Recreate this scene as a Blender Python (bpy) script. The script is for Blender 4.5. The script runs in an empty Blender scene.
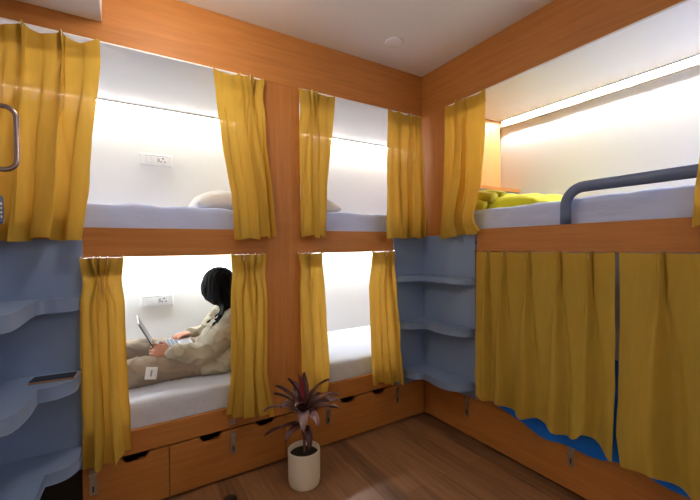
import bpy, bmesh, math, random
from mathutils import Vector, Matrix, noise, Euler
random.seed(7)
S = bpy.context.scene
COL = S.collection
PI = math.pi

# ------------------------------------------------------------------ materials
def srgb(r, g, b):
    f = lambda c: (c/255/12.92) if c/255 <= .04045 else ((c/255+.055)/1.055)**2.4
    return (f(r), f(g), f(b), 1)

def newmat(name):
    m = bpy.data.materials.new(name); m.use_nodes = True
    nt = m.node_tree; nt.nodes.clear()
    return m, nt, nt.nodes.new('ShaderNodeOutputMaterial')

def plain(name, col, rough=.5, metal=0, bump=0, bscale=60, var=0, vscale=4, spec=.5, stretch=(1, 1, 1)):
    m, nt, out = newmat(name)
    p = nt.nodes.new('ShaderNodeBsdfPrincipled')
    p.inputs['Base Color'].default_value = col
    p.inputs['Roughness'].default_value = rough
    p.inputs['Metallic'].default_value = metal
    p.inputs['Specular IOR Level'].default_value = spec
    nt.links.new(p.outputs[0], out.inputs[0])
    tc = nt.nodes.new('ShaderNodeTexCoord')
    mp = nt.nodes.new('ShaderNodeMapping'); mp.inputs['Scale'].default_value = stretch
    nt.links.new(tc.outputs['Object'], mp.inputs[0])
    if bump:
        n = nt.nodes.new('ShaderNodeTexNoise'); n.inputs['Scale'].default_value = bscale; n.inputs['Detail'].default_value = 3
        nt.links.new(mp.outputs[0], n.inputs['Vector'])
        b = nt.nodes.new('ShaderNodeBump'); b.inputs['Strength'].default_value = bump; b.inputs['Distance'].default_value = .01
        nt.links.new(n.outputs['Fac'], b.inputs['Height']); nt.links.new(b.outputs[0], p.inputs['Normal'])
    if var:
        n = nt.nodes.new('ShaderNodeTexNoise'); n.inputs['Scale'].default_value = vscale; n.inputs['Detail'].default_value = 4
        nt.links.new(mp.outputs[0], n.inputs['Vector'])
        mx = nt.nodes.new('ShaderNodeMix'); mx.data_type = 'RGBA'
        mx.inputs['A'].default_value = tuple(c*(1-var) for c in col[:3])+(1,)
        mx.inputs['B'].default_value = tuple(min(1, c*(1+var)) for c in col[:3])+(1,)
        nt.links.new(n.outputs['Fac'], mx.inputs['Factor']); nt.links.new(mx.outputs['Result'], p.inputs['Base Color'])
    return m

def wood(name, c1, c2, scale, rough=.5):
    """laminate with long fine grain; scale = stretch of the object coordinates"""
    m, nt, out = newmat(name)
    p = nt.nodes.new('ShaderNodeBsdfPrincipled'); p.inputs['Roughness'].default_value = rough
    p.inputs['Specular IOR Level'].default_value = .35
    tc = nt.nodes.new('ShaderNodeTexCoord'); mp = nt.nodes.new('ShaderNodeMapping')
    mp.inputs['Scale'].default_value = scale
    n = nt.nodes.new('ShaderNodeTexNoise'); n.inputs['Scale'].default_value = 1; n.inputs['Detail'].default_value = 6
    n.inputs['Distortion'].default_value = .6
    r = nt.nodes.new('ShaderNodeValToRGB')
    r.color_ramp.elements[0].position = .3; r.color_ramp.elements[0].color = c1
    r.color_ramp.elements[1].position = .72; r.color_ramp.elements[1].color = c2
    L = nt.links.new
    L(tc.outputs['Object'], mp.inputs[0]); L(mp.outputs[0], n.inputs['Vector']); L(n.outputs['Fac'], r.inputs[0])
    L(r.outputs[0], p.inputs['Base Color']); L(p.outputs[0], out.inputs[0])
    return m

def cloth(name, col, trans=.4, see=.0, weave=500, back=None):
    m, nt, out = newmat(name); L = nt.links.new; N = nt.nodes.new
    tc = N('ShaderNodeTexCoord')
    mp = N('ShaderNodeMapping'); mp.inputs['Scale'].default_value = (60, 60, 9)
    n = N('ShaderNodeTexNoise'); n.inputs['Scale'].default_value = 1; n.inputs['Detail'].default_value = 4
    L(tc.outputs['Object'], mp.inputs[0]); L(mp.outputs[0], n.inputs['Vector'])
    mx = N('ShaderNodeMix'); mx.data_type = 'RGBA'
    mx.inputs['A'].default_value = tuple(c*.86 for c in col[:3])+(1,)
    mx.inputs['B'].default_value = tuple(min(1, c*1.12) for c in col[:3])+(1,)
    L(n.outputs['Fac'], mx.inputs['Factor'])
    n2 = N('ShaderNodeTexNoise'); n2.inputs['Scale'].default_value = weave; n2.inputs['Detail'].default_value = 1
    L(tc.outputs['Object'], n2.inputs['Vector'])
    b = N('ShaderNodeBump'); b.inputs['Strength'].default_value = .15; b.inputs['Distance'].default_value = .002
    L(n2.outputs['Fac'], b.inputs['Height'])
    d = N('ShaderNodeBsdfDiffuse'); t = N('ShaderNodeBsdfTranslucent'); ms = N('ShaderNodeMixShader')
    ms.inputs[0].default_value = trans
    L(mx.outputs['Result'], d.inputs['Color'])
    if back: t.inputs['Color'].default_value = back
    else: L(mx.outputs['Result'], t.inputs['Color'])
    L(b.outputs[0], d.inputs['Normal'])
    L(d.outputs[0], ms.inputs[1]); L(t.outputs[0], ms.inputs[2])
    last = ms
    if see:
        tr = N('ShaderNodeBsdfTransparent'); m2 = N('ShaderNodeMixShader'); m2.inputs[0].default_value = see
        L(ms.outputs[0], m2.inputs[1]); L(tr.outputs[0], m2.inputs[2]); last = m2
    L(last.outputs[0], out.inputs[0])
    return m

def emit(name, col, strength):
    m, nt, out = newmat(name)
    e = nt.nodes.new('ShaderNodeEmission'); e.inputs[0].default_value = col; e.inputs[1].default_value = strength
    nt.links.new(e.outputs[0], out.inputs[0]); return m

def planks(name):
    m, nt, out = newmat(name); L = nt.links.new; N = nt.nodes.new
    p = N('ShaderNodeBsdfPrincipled'); p.inputs['Roughness'].default_value = .42
    tc = N('ShaderNodeTexCoord'); mp = N('ShaderNodeMapping'); mp.inputs['Rotation'].default_value = (0, 0, PI/2)
    br = N('ShaderNodeTexBrick'); br.inputs['Scale'].default_value = 1
    br.inputs['Brick Width'].default_value = .95; br.inputs['Row Height'].default_value = .115
    br.inputs['Mortar Size'].default_value = .0012; br.inputs['Bias'].default_value = 0
    br.inputs['Color1'].default_value = (0, 0, 0, 1); br.inputs['Color2'].default_value = (1, 1, 1, 1)
    br.inputs['Mortar'].default_value = (.3, .3, .3, 1); br.offset = .37
    L(tc.outputs['Object'], mp.inputs[0]); L(mp.outputs[0], br.inputs['Vector'])
    m2 = N('ShaderNodeMapping'); m2.inputs['Scale'].default_value = (26, 2.2, 1)
    n = N('ShaderNodeTexNoise'); n.inputs['Scale'].default_value = 1; n.inputs['Detail'].default_value = 7; n.inputs['Distortion'].default_value = 1.2
    L(tc.outputs['Object'], m2.inputs[0]); L(m2.outputs[0], n.inputs['Vector'])
    add = N('ShaderNodeMix'); add.data_type = 'RGBA'; add.inputs['Factor'].default_value = .70
    L(br.outputs['Color'], add.inputs['A']); L(n.outputs['Fac'], add.inputs['B'])
    r = N('ShaderNodeValToRGB')
    r.color_ramp.elements[0].position = .2; r.color_ramp.elements[0].color = srgb(84, 56, 36)
    r.color_ramp.elements[1].position = .8; r.color_ramp.elements[1].color = srgb(164, 118, 80)
    L(add.outputs['Result'], r.inputs[0]); L(r.outputs[0], p.inputs['Base Color']); L(p.outputs[0], out.inputs[0])
    return m

O1, O2 = srgb(168, 106, 48), srgb(186, 121, 58)
M = dict(
    woodA=wood('wood along x', O1, O2, (3, 40, 46)),
    woodB=wood('wood along y', O1, O2, (40, 3, 46)),
    woodV=wood('wood upright', O1, O2, (46, 46, 3)),
    floor=planks('floor planks'),
    white=plain('white laminate', srgb(236, 236, 232), .45),
    ceil=plain('ceiling paint', srgb(244, 242, 238), .8),
    blue=plain('blue grey laminate', srgb(126, 146, 180), .5, bump=.03, bscale=300),
    curtain=cloth('mustard curtain cloth', srgb(208, 174, 76), .34, .004, back=srgb(216, 160, 62)),
    tape=cloth('curtain heading tape', srgb(200, 150, 40), .25),
    sheet=plain('white bed sheet', srgb(214, 217, 228), .85, bump=.25, bscale=9, stretch=(1.5, 1.5, 4)),
    sheet2=plain('pale blue grey bed sheet', srgb(190, 202, 240), .85, bump=.35, bscale=9, stretch=(1.5, 1.5, 4)),
    bluesheet=plain('bright blue sheet', srgb(0, 118, 236), .8, bump=.3, bscale=14),
    pillow=plain('white pillow cotton', srgb(232, 230, 226), .9, bump=.2, bscale=14),
    quilt=plain('lime yellow quilt', srgb(214, 214, 44), .85, bump=.35, bscale=30),
    plastic=plain('white plastic', srgb(240, 240, 238), .35),
    grey=plain('grey plastic', srgb(150, 152, 156), .4),
    dark=plain('black plastic', srgb(18, 18, 20), .35),
    glass=plain('black phone glass', srgb(8, 8, 10), .08),
    steel=plain('brushed steel', srgb(190, 188, 184), .35, 1),
    rail=plain('slate blue powder coat', srgb(86, 100, 134), .42),
    bronze=plain('dark bronze tube', srgb(168, 148, 142), .25, .9),
    silver=plain('silver aluminium', srgb(205, 208, 212), .35, .6),
    rose=plain('rose gold aluminium', srgb(196, 150, 120), .35, .7),
    screen=plain('laptop screen glass', srgb(20, 22, 26), .15),
    keys=plain('grey laptop keys', srgb(120, 130, 142), .5),
    pot=plain('cream glazed pot', srgb(242, 232, 210), .4, bump=.03, bscale=40),
    soil=plain('potting soil', srgb(48, 34, 26), .95, bump=.8, bscale=120, var=.4, vscale=80),
    stem=plain('plant stem', srgb(110, 76, 64), .7, bump=.3, bscale=90),
    leaf=plain('dark plum leaf', srgb(84, 46, 46), .4, var=.35, vscale=14),
    leafred=plain('red young leaf', srgb(128, 28, 38), .4, var=.2, vscale=14),
    leafgrey=plain('silvery plum leaf', srgb(140, 108, 106), .4, var=.3, vscale=14),
    skin=plain('skin', srgb(214, 150, 122), .5),
    hair=plain('black hair', srgb(14, 12, 14), .62, spec=.12, bump=.5, bscale=60, stretch=(4, 4, .5)),
    coat=plain('beige coat cloth', srgb(186, 176, 154), .85, bump=.2, bscale=40),
    trousers=plain('taupe trousers cloth', srgb(164, 146, 126), .88, bump=.2, bscale=40),
    nail=plain('red nail polish', srgb(190, 30, 40), .25),
    eye=plain('eye', srgb(30, 24, 22), .2),
    orange=plain('orange cord', srgb(220, 130, 40), .6),
    led=emit('led diffuser', (1, .955, .87, 1), 145),
    ledlow=emit('led diffuser lower', (.93, .97, 1, 1), 165),
    ledB=emit('led diffuser right', (.97, .985, 1, 1), 850),
    lamp_fill=emit('fill lamp diffuser', (1, .93, .84, 1), 28),  # glow of the added fill lamp
    lamp=emit('lamp diffuser', (1, .90, .79, 1), 68),
)

# ------------------------------------------------------------------ helpers
def link(name, me, mat, parent=None, smooth=False):
    o = bpy.data.objects.new(name, me); COL.objects.link(o)
    if mat is not None and not me.materials: me.materials.append(mat)
    if smooth:
        for f in me.polygons: f.use_smooth = True
    if parent is not None:
        o.parent = parent; o.matrix_parent_inverse = parent.matrix_basis.inverted()
    return o

def obj(name, bm, mat, parent=None, smooth=False):
    me = bpy.data.meshes.new(name)
    bmesh.ops.recalc_face_normals(bm, faces=bm.faces)
    bm.to_mesh(me); bm.free()
    return link(name, me, mat, parent, smooth)

def thing(name, label, cat, loc=(0, 0, 0), group=None):
    o = bpy.data.objects.new(name, None); COL.objects.link(o); o.location = loc
    o.empty_display_size = .1
    o['label'] = label; o['category'] = cat
    if group: o['group'] = group
    return o

def tag(o, label, cat, group=None):
    o['label'] = label; o['category'] = cat
    if group: o['group'] = group
    return o

def struct(o):
    o['kind'] = 'structure'; return o

def boxb(x0, x1, y0, y1, z0, z1, bev=0, seg=2, bm=None):
    b = bmesh.new()
    bmesh.ops.create_cube(b, size=1)
    for v in b.verts:
        v.co = Vector(((x0+x1)/2+v.co.x*abs(x1-x0), (y0+y1)/2+v.co.y*abs(y1-y0), (z0+z1)/2+v.co.z*abs(z1-z0)))
    if bev: bmesh.ops.bevel(b, geom=list(b.edges), offset=bev, segments=seg, affect='EDGES', profile=.5)
    if bm is None: return b
    merge(bm, b); return bm

def merge(dst, src):
    me = bpy.data.meshes.new('tmp'); src.to_mesh(me); src.free(); dst.from_mesh(me); bpy.data.meshes.remove(me)

def box(name, mat, x0, x1, y0, y1, z0, z1, bev=.002, parent=None):
    return obj(name, boxb(x0, x1, y0, y1, z0, z1, bev), mat, parent)

def prism(pts, f, d0, d1, bev=0):
    """extrude a closed 2D outline; f(u, v, d) -> 3D point"""
    b = bmesh.new()
    lo = [b.verts.new(f(u, v, d0)) for u, v in pts]; hi = [b.verts.new(f(u, v, d1)) for u, v in pts]
    b.faces.new(lo); b.faces.new(hi[::-1])
    n = len(pts)
    for i in range(n): b.faces.new((lo[i], lo[(i+1) % n], hi[(i+1) % n], hi[i]))
    if bev:
        b.normal_update()
        es = [e for e in b.edges if (e.verts[0] in lo) == (e.verts[1] in lo)]
        bmesh.ops.bevel(b, geom=es, offset=bev, segments=2, affect='EDGES')
    bmesh.ops.triangulate(b, faces=[f_ for f_ in b.faces if len(f_.verts) > 4])
    return b

def catmull(pts, n=8):
    P = [Vector(p) for p in pts]; out = []
    for i in range(len(P)-1):
        a = P[max(i-1, 0)]; b = P[i]; c = P[i+1]; d = P[min(i+2, len(P)-1)]
        for k in range(n):
            t = k/n
            out.append(.5*((2*b)+(c-a)*t+(2*a-5*b+4*c-d)*t*t+(3*b-a-3*c+d)*t**3))
    out.append(P[-1]); return out

def tube(pts, rad, seg=12, bm=None, flat=None, closed=False, up=(0, 0, 1)):
    """swept tube; rad number or list; flat=(ra, rb) multiplies the two section axes"""
    b = bmesh.new() if bm is None else bm
    P = [Vector(p) for p in pts]; n = len(P)
    R = rad if isinstance(rad, (list, tuple)) else [rad]*n
    fa, fb = flat or (1, 1)
    rings = []; prev = None
    for i in range(n):
        if closed: t = (P[(i+1) % n]-P[i-1])
        else: t = P[min(i+1, n-1)]-P[max(i-1, 0)]
        t.normalize()
        ref = prev if prev is not None else (Vector(up) if abs(t.dot(Vector(up))) < .95 else Vector((0, 1, 0)))
        a = (ref-t*ref.dot(t)).normalized(); c = t.cross(a); prev = a
        rings.append([b.verts.new(P[i]+(a*math.cos(2*PI*k/seg)*fa+c*math.sin(2*PI*k/seg)*fb)*R[i]) for k in range(seg)])
    m = n if closed else n-1
    for i in range(m):
        A, B = rings[i], rings[(i+1) % n]
        for k in range(seg): b.faces.new((A[k], A[(k+1) % seg], B[(k+1) % seg], B[k]))
    if not closed:
        b.faces.new(rings[0][::-1]); b.faces.new(rings[-1])
    return b

def limb(pts, rad, n=6, **k):
    """smooth tube with a rounded end through joints, radius per joint"""
    P = catmull(pts, n); R = []
    for i in range(len(P)):
        f = i/n; j = min(int(f), len(rad)-2); t = f-j
        R.append(rad[j]*(1-t)+rad[j+1]*t)
    d0 = (P[0]-P[1]).normalized(); d1 = (P[-1]-P[-2]).normalized()
    P = [P[0]+d0*R[0]*.9, P[0]+d0*R[0]*.6]+P+[P[-1]+d1*R[-1]*.6, P[-1]+d1*R[-1]*.9]
    R = [R[0]*.3, R[0]*.8]+R+[R[-1]*.8, R[-1]*.3]
    return tube(P, R, **k)

def lathe(prof, c, seg=40):
    b = bmesh.new(); rings = []
    for r, z in prof:
        if r < 1e-5: rings.append([b.verts.new((c[0], c[1], c[2]+z))])
        else: rings.append([b.verts.new((c[0]+r*math.cos(2*PI*k/seg), c[1]+r*math.sin(2*PI*k/seg), c[2]+z)) for k in range(seg)])
    for A, B in zip(rings, rings[1:]):
        for k in range(seg):
            q = [A[k % len(A)], A[(k+1) % len(A)], B[(k+1) % len(B)], B[k % len(B)]]
            q = list(dict.fromkeys(q))
            if len(q) > 2: b.faces.new(q)
    return b

def ball(c, r, bm, rot=None, u=20, v=14):
    b = bmesh.new(); bmesh.ops.create_uvsphere(b, u_segments=u, v_segments=v, radius=1)
    Mx = Matrix.Translation(c) @ (rot.to_4x4() if rot else Matrix.Identity(4)) @ Matrix.Diagonal((r[0], r[1], r[2], 1))
    b.transform(Mx); merge(bm, b)

def remeshed(name, bm, mat, voxel, parent=None, smooth=6, wr=None):
    """union of overlapping closed pieces -> one continuous skin"""
    tmp = obj('tmp', bm, None)
    md = tmp.modifiers.new('r', 'REMESH'); md.mode = 'VOXEL'; md.voxel_size = voxel
    if smooth:
        sm = tmp.modifiers.new('s', 'SMOOTH'); sm.iterations = smooth; sm.factor = .5
    dg = bpy.context.evaluated_depsgraph_get(); dg.update()
    me = bpy.data.meshes.new_from_object(tmp.evaluated_get(dg))
    old = tmp.data; bpy.data.objects.remove(tmp); bpy.data.meshes.remove(old)
    me.name = name; me.materials.clear()
    if wr:
        for v, nn in zip(me.vertices, [v.normal.copy() for v in me.vertices]):
            v.co += nn*wr(v.co)
    return link(name, me, mat, parent, True)

def fb(p, s, o=0):
    return noise.noise(Vector((p[0]*s[0]+o, p[1]*s[1]+o*1.7, p[2]*s[2]-o)))

def interp(tab, z):
    """tab [(s, z)] with falling z"""
    if z >= tab[0][1]: return tab[0][0]
    for (s0, z0), (s1, z1) in zip(tab, tab[1:]):
        if z >= z1:
            t = (z0-z)/(z0-z1) if z0 != z1 else 0
            return s0+(s1-s0)*t
    return tab[-1][0]

def sstep(a, b, x):
    t = max(0, min(1, (x-a)/(b-a))); return t*t*(3-2*t)

# ------------------------------------------------------------------ room shell
struct(box('floor', M['floor'], -3.1, .9, -3.0, .9, -.06, 0, 0))
struct(box('ceiling', M['ceil'], -3.1, .9, -3.0, .9, 2.5, 2.56, 0))
struct(box('trim_1', M['ceil'], -3.1, -1.958, -3.0, -.0005, 2.288, 2.4995, .003))        # lowered ceiling box
struct(box('wall_back', M['white'], -3.1, .9, .85, .9, 0, 2.5, 0))
struct(box('wall_right', M['white'], .85, .9, -3.0, .85, 0, 2.5, 0))
struct(box('wall_left', M['white'], -3.15, -3.1, -3.0, .9, 0, 2.5, 0))
struct(box('wall_front', M['ceil'], -3.1, .9, -3.05, -3.0, 0, 2.5, 0))
struct(box('trim_2', M['woodA'], -3.09, -.0005, 0, .025, 2.2, 2.4995, .0015))          # valance over the left-hand bunks
# valance over the right bunk with the plain upright panel in the corner
struct(box('trim_3', M['woodB'], 0, .025, -2.995, .0245, 2.2, 2.4995, .0015))
struct(box('trim_4', M['woodV'], 0, .025, -.24, .0245, 1.322, 2.1995, .001))

# ------------------------------------------------------------------ bunk beds
fA = lambda u, v, d: (u, d, v)
fB = lambda u, v, d: (d, u, v)

def drawer(parent, f, s0, s1, z0, z1, notches, hasps, mat):
    lo, hi = min(s0, s1), max(s0, s1)
    pts = [(lo, z0), (hi, z0), (hi, z1)]
    for c in sorted(notches, reverse=True):
        pts += [(c+.058, z1), (c+.040, z1-.024), (c-.040, z1-.024), (c-.058, z1)]
    pts.append((lo, z1))
    d = obj('drawer', prism(pts, f, .0, .02), mat, parent)
    for c in hasps:
        h = bmesh.new()
        merge(h, prism([(c-.014, z1-.128), (c+.014, z1-.128), (c+.014, z1-.012), (c-.014, z1-.012)], f, -.0035, .0))
        merge(h, prism([(c-.017, z1-.040), (c+.017, z1-.040), (c+.017, z1-.033), (c-.017, z1-.033)], f, -.007, .0))
        ho = obj('hasp', h, M['steel'], d); ho['label'] = 'steel hasp strap'
        k = obj('hasp_slot', prism([(c-.003, z1-.115), (c+.003, z1-.115), (c+.003, z1-.088), (c-.003, z1-.088)], f, -.0045, .0), M['dark'], d)
    return d

def staple(parent, f, c, z):
    h = prism([(c-.013, z), (c+.013, z), (c+.013, z+.03), (c-.013, z+.03)], f, -.003, .0)
    b = tube([f(c-.006, z+.015, 0), f(c-.006, z+.015, -.010), f(c+.006, z+.015, -.010), f(c+.006, z+.015, 0)], .002, 6)
    merge(h, b)
    s = obj('staple', h, M['steel'], parent); s['label'] = 'small steel staple plate'

# left long bunk (two tiers), x -3.08 .. -1.10
b1 = thing('bunk_bed', 'orange wooden double bunk on the left, its lower berth with the seated person', 'bunk bed', (-1.7, .4, 0), 'built-in wooden bunk beds')
box('upper_rail', M['woodA'], -3.08, -1.2085, 0, .028, 1.215, 1.352, .002, b1)
lr = box('lower_rail', M['woodA'], -3.08, -1.2085, 0, .028, .2765, .386, .002, b1)
staple(lr, fA, -1.40, .295)
box('post', M['woodV'], -1.208, -.985, 0, .03, .2765, 2.199, .0015, b1)
drawer(b1, fA, -2.06, -1.7125, .016, .268, [-1.854], [-2.022], M['woodA'])
drawer(b1, fA, -1.7095, -1.10, .016, .268, [-1.511, -1.215], [-1.40], M['woodA'])
box('kickboard', M['dark'], -3.08, -1.0965, .03, .045, 0, .27, 0, b1)
box('upper_deck', M['white'], -3.08, -1.101, .03, .845, 1.222, 1.262, .001, b1)
box('lower_deck', M['white'], -3.08, -1.101, .05, .845, .28, .318, .001, b1)
box('top_panel', M['white'], -3.08, -1.101, .03, .845, 2.215, 2.235, .001, b1)
box('partition', M['white'], -1.10, -1.08, .031, .845, .28, 2.235, .001, b1)

b2 = thing('bunk_bed', 'orange wooden double bunk in the middle, next to the corner steps', 'bunk bed', (-.5, .4, 0), 'built-in wooden bunk beds')
box('upper_rail', M['woodA'], -.9845, -.282, 0, .028, 1.215, 1.352, .002, b2)
lr = box('lower_rail', M['woodA'], -.9845, -.002, .0005, .028, .2765, .386, .002, b2)
staple(lr, fA, -.815, .295)
drawer(b2, fA, -1.0965, -.003, .016, .268, [-.664, -.415], [-.815, -.262], M['woodA'])
box('kickboard', M['dark'], -1.0945, .02, .03, .045, 0, .27, 0, b2)
box('upper_deck', M['white'], -1.079, .84, .03, .845, 1.222, 1.262, .001, b2)
box('lower_deck', M['white'], -1.079, .84, .05, .845, .28, .318, .001, b2)
box('top_panel', M['white'], -1.079, .84, .03, .845, 2.215, 2.235, .001, b2)

b3 = thing('bunk_bed', 'orange wooden double bunk on the right with the slate blue guard bar', 'bunk bed', (.4, -1.2, 0), 'built-in wooden bunk beds')
box('upper_rail', M['woodB'], 0, .028, -2.99, -.484, 1.212, 1.352, .002, b3)
lr = box('lower_rail', M['woodB'], .0005, .028, -2.99, -.0035, .2725, .36, .002, b3)
box('post', M['woodV'], 0, .028, -.5105, -.4725, .362, 1.2115, .0015, b3)
drawer(b3, fB, -.0035, -1.62, .016, .268, [], [-.395, -1.046], M['woodB'])
drawer(b3, fB, -1.623, -2.99, .016, .268, [], [], M['woodB'])
box('kickboard', M['dark'], .03, .045, -2.99, 0, 0, .27, 0, b3)
box('upper_deck', M['white'], .03, .845, -2.99, -.052, 1.222, 1.262, .001, b3)
box('lower_deck', M['white'], .05, .845, -2.99, -.052, .28, .318, .001, b3)
box('top_panel', M['white'], .026, .845, -2.99, -.052, 2.292, 2.312, .001, b3)
box('end_panel', plain('light wood', srgb(200, 142, 84), .45, var=.08, vscale=3, stretch=(20, 20, 1)), .03, .845, -.05, -.01, .28, 2.312, .001, b3)
lb = box('ledge', M['blue'], .031, .845, -.21, -.051, 1.40, 1.672, .001, b3)
lt = box('ledge_top', M['woodA'], .031, .847, -.222, -.051, 1.6725, 1.70, .002, lb)

# guard bar of flat tube on the upper right berth
g = catmull([(0, -1.026, 1.353), (0, -1.022, 1.40), (0, -1.022, 1.44)], 4)
arc = [(0, -1.112+.09*math.cos(a), 1.44+.09*math.sin(a)) for a in [i*PI/20 for i in range(0, 11)]]
pts = [Vector((.008, -1.022, 1.353)), Vector((.008, -1.022, 1.40))]+[Vector((.008, y, z)) for _, y, z in arc]+[Vector((.008, -1.3, 1.53)), Vector((.008, -2.2, 1.53)), Vector((.008, -2.88, 1.53))]
gr = obj('guard_bar', tube(pts, .027, 16, flat=(.45, 1), up=(1, 0, 0)), M['rail'], None, True)
# seen from the room the bar is broad (42 mm) and shallow
gr.parent = b3; gr.matrix_parent_inverse = b3.matrix_basis.inverted()
gr['label'] = 'slate blue guard bar with a rounded end'

# ------------------------------------------------------------------ light strips
def strip(label, mat, x0, x1, y0, y1, z, axis):
    t = thing('light_strip', label, 'led strip', ((x0+x1)/2, (y0+y1)/2, z), 'led strips inside the bunks')
    box('profile', M['white'], x0, x1, y0, y1, z, z+.012, .0015, t)
    if axis == 'x': box('diffuser', mat, x0+.01, x1-.01, y0+.006, y1-.006, z-.0022, z+.001, 0, t)
    else: box('diffuser', mat, x0+.005, x1-.005, y0+.01, y1-.01, z-.0006, z+.001, 0, t)
strip('white led strip along the ceiling of the upper left berth', M['led'], -3.05, -1.13, .795, .82, 2.2025, 'x')
strip('white led strip along the ceiling of the upper middle berth', M['led'], -1.05, .80, .795, .82, 2.2025, 'x')
strip('bright led strip glowing along the ceiling edge of the upper right berth', M['ledB'], .818, .833, -2.9, -.08, 2.2795, 'y')
strip('white led strip above the seated person in the lower left berth', M['ledlow'], -3.05, -1.13, .775, .80, 1.2095, 'x')
strip('white led strip above the empty lower middle berth', M['ledlow'], -1.05, .80, .775, .80, 1.2095, 'x')
struct(box('trim_5', plain('beige trim', srgb(206, 182, 156), .5), .834, .8495, -2.9, -.053, 2.238, 2.2915, .002))

# ------------------------------------------------------------------ mattresses
def mattress(label, mat, x0, x1, y0, y1, z0, z1, group, wr=.006, seed=0, folds=None):
    b = bmesh.new()
    nx, ny, nz = max(8, int((x1-x0)/.03)), max(8, int((y1-y0)/.03)), max(5, int((z1-z0)/.02))
    def face(f, nu, nv):
        g = [[b.verts.new(f(i/nu, j/nv)) for j in range(nv+1)] for i in range(nu+1)]
        for i in range(nu):
            for j in range(nv): b.faces.new((g[i][j], g[i+1][j], g[i+1][j+1], g[i][j+1]))
    L = lambda a, c, t: a+(c-a)*t
    for zc in (z0, z1): face(lambda u, v: (L(x0, x1, u), L(y0, y1, v), zc), nx, ny)
    for yc in (y0, y1): face(lambda u, v: (L(x0, x1, u), yc, L(z0, z1, v)), nx, nz)
    for xc in (x0, x1): face(lambda u, v: (xc, L(y0, y1, u), L(z0, z1, v)), ny, nz)
    bmesh.ops.remove_doubles(b, verts=b.verts, dist=1e-5)
    r = .028
    for v in b.verts:
        p = v.co.copy()
        q = Vector((min(max(p.x, x0+r), x1-r), min(max(p.y, y0+r), y1-r), min(max(p.z, z0+r), z1-r)))
        d = p-q
        if d.length > 1e-6: p = q+d.normalized()*min(r, d.length*1.0 if d.length < r else r)
        w = fb(p, (5, 5, 9), seed)*wr+fb(p, (17, 17, 7), seed+3)*wr*.45
        if folds: w += folds(p)
        n = (p-q).normalized() if d.length > 1e-6 else Vector((0, 0, 1))
        if p.z > z0+.01: v.co = p+n*(w-wr*.6)
        else: v.co = p
    return tag(obj('mattress', b, mat, None, True), label, 'mattress', group)

def diag(p):      # pulled creases on the front of the lower left mattress
    t = (p.x*1.0+p.z*1.1)*34+fb(p, (6, 6, 6), 9)*2.2
    return -.007*(abs(math.sin(t))**6)*sstep(.1, .03, p.y)
def soft(p):      # loose creases pulled down from the top edge of the upper sheets
    t = (p.x+p.y*.9+p.z*.5)*15+fb(p, (3, 3, 4), 6)*3.5
    return -.010*(abs(math.sin(t))**5)*sstep(1.30, 1.44, p.z)*(.3+.7*max(0, fb(p, (2.5, 2.5, 1), 8)+.3))
GM = 'mattresses in the bunks'
mattress('pale blue grey sheeted mattress in the upper left berth', M['sheet2'], -3.06, -1.104, .034, .842, 1.263, 1.476, GM, .008, 1, soft)
mattress('pale blue grey sheeted mattress in the upper middle berth', M['sheet2'], -1.076, .835, .034, .842, 1.263, 1.482, GM, .008, 2, soft)
mattress('white sheeted mattress under the seated person', M['sheet'], -3.06, -1.104, .034, .842, .319, .515, GM, .006, 3, diag)
mattress('white sheeted mattress in the empty lower middle berth', M['sheet'], -1.076, .835, .034, .842, .319, .507, GM, .006, 4, diag)
mattress('pale grey sheeted mattress behind the slate blue guard bar', M['sheet2'], .034, .842, -2.97, -.224, 1.263, 1.49, GM, .014, 5, soft)
mb = mattress('bright blue sheeted mattress behind the long lower curtains on the right', M['bluesheet'], .034, .842, -2.97, -.06, .319, .50, GM, .006, 6)
# the blue sheet hangs out over the lower board
b = bmesh.new(); NU, NV = 150, 16; gg = []
for i in range(NU+1):
    y = -.60-2.3*i/NU; row = []
    zb = .250+.016*math.sin(y*9+1)+.010*math.sin(y*23)+.014*fb((y, 0, 0), (5, 1, 1), 2)
    if y > -.75: zb += (.75+y)*.35
    for j in range(NV+1):
        t = j/NV
        if t < .3: p = Vector((.06-.07*(t/.3), y, .508+.0*t))
        else:
            q = (t-.3)/.7
            p = Vector((-.010-.004*math.sin(q*PI)+.006*fb((y*12, q*2, 0), (1, 1, 1), 4), y, .508+(zb-.508)*q))
        row.append(b.verts.new(p))
    gg.append(row)
for i in range(NU):
    for j in range(NV): b.faces.new((gg[i][j], gg[i+1][j], gg[i+1][j+1], gg[i][j+1]))
so = obj('sheet_overhang', b, M['bluesheet'], mb, True)
so['label'] = 'blue sheet edge hanging over the board'

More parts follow.
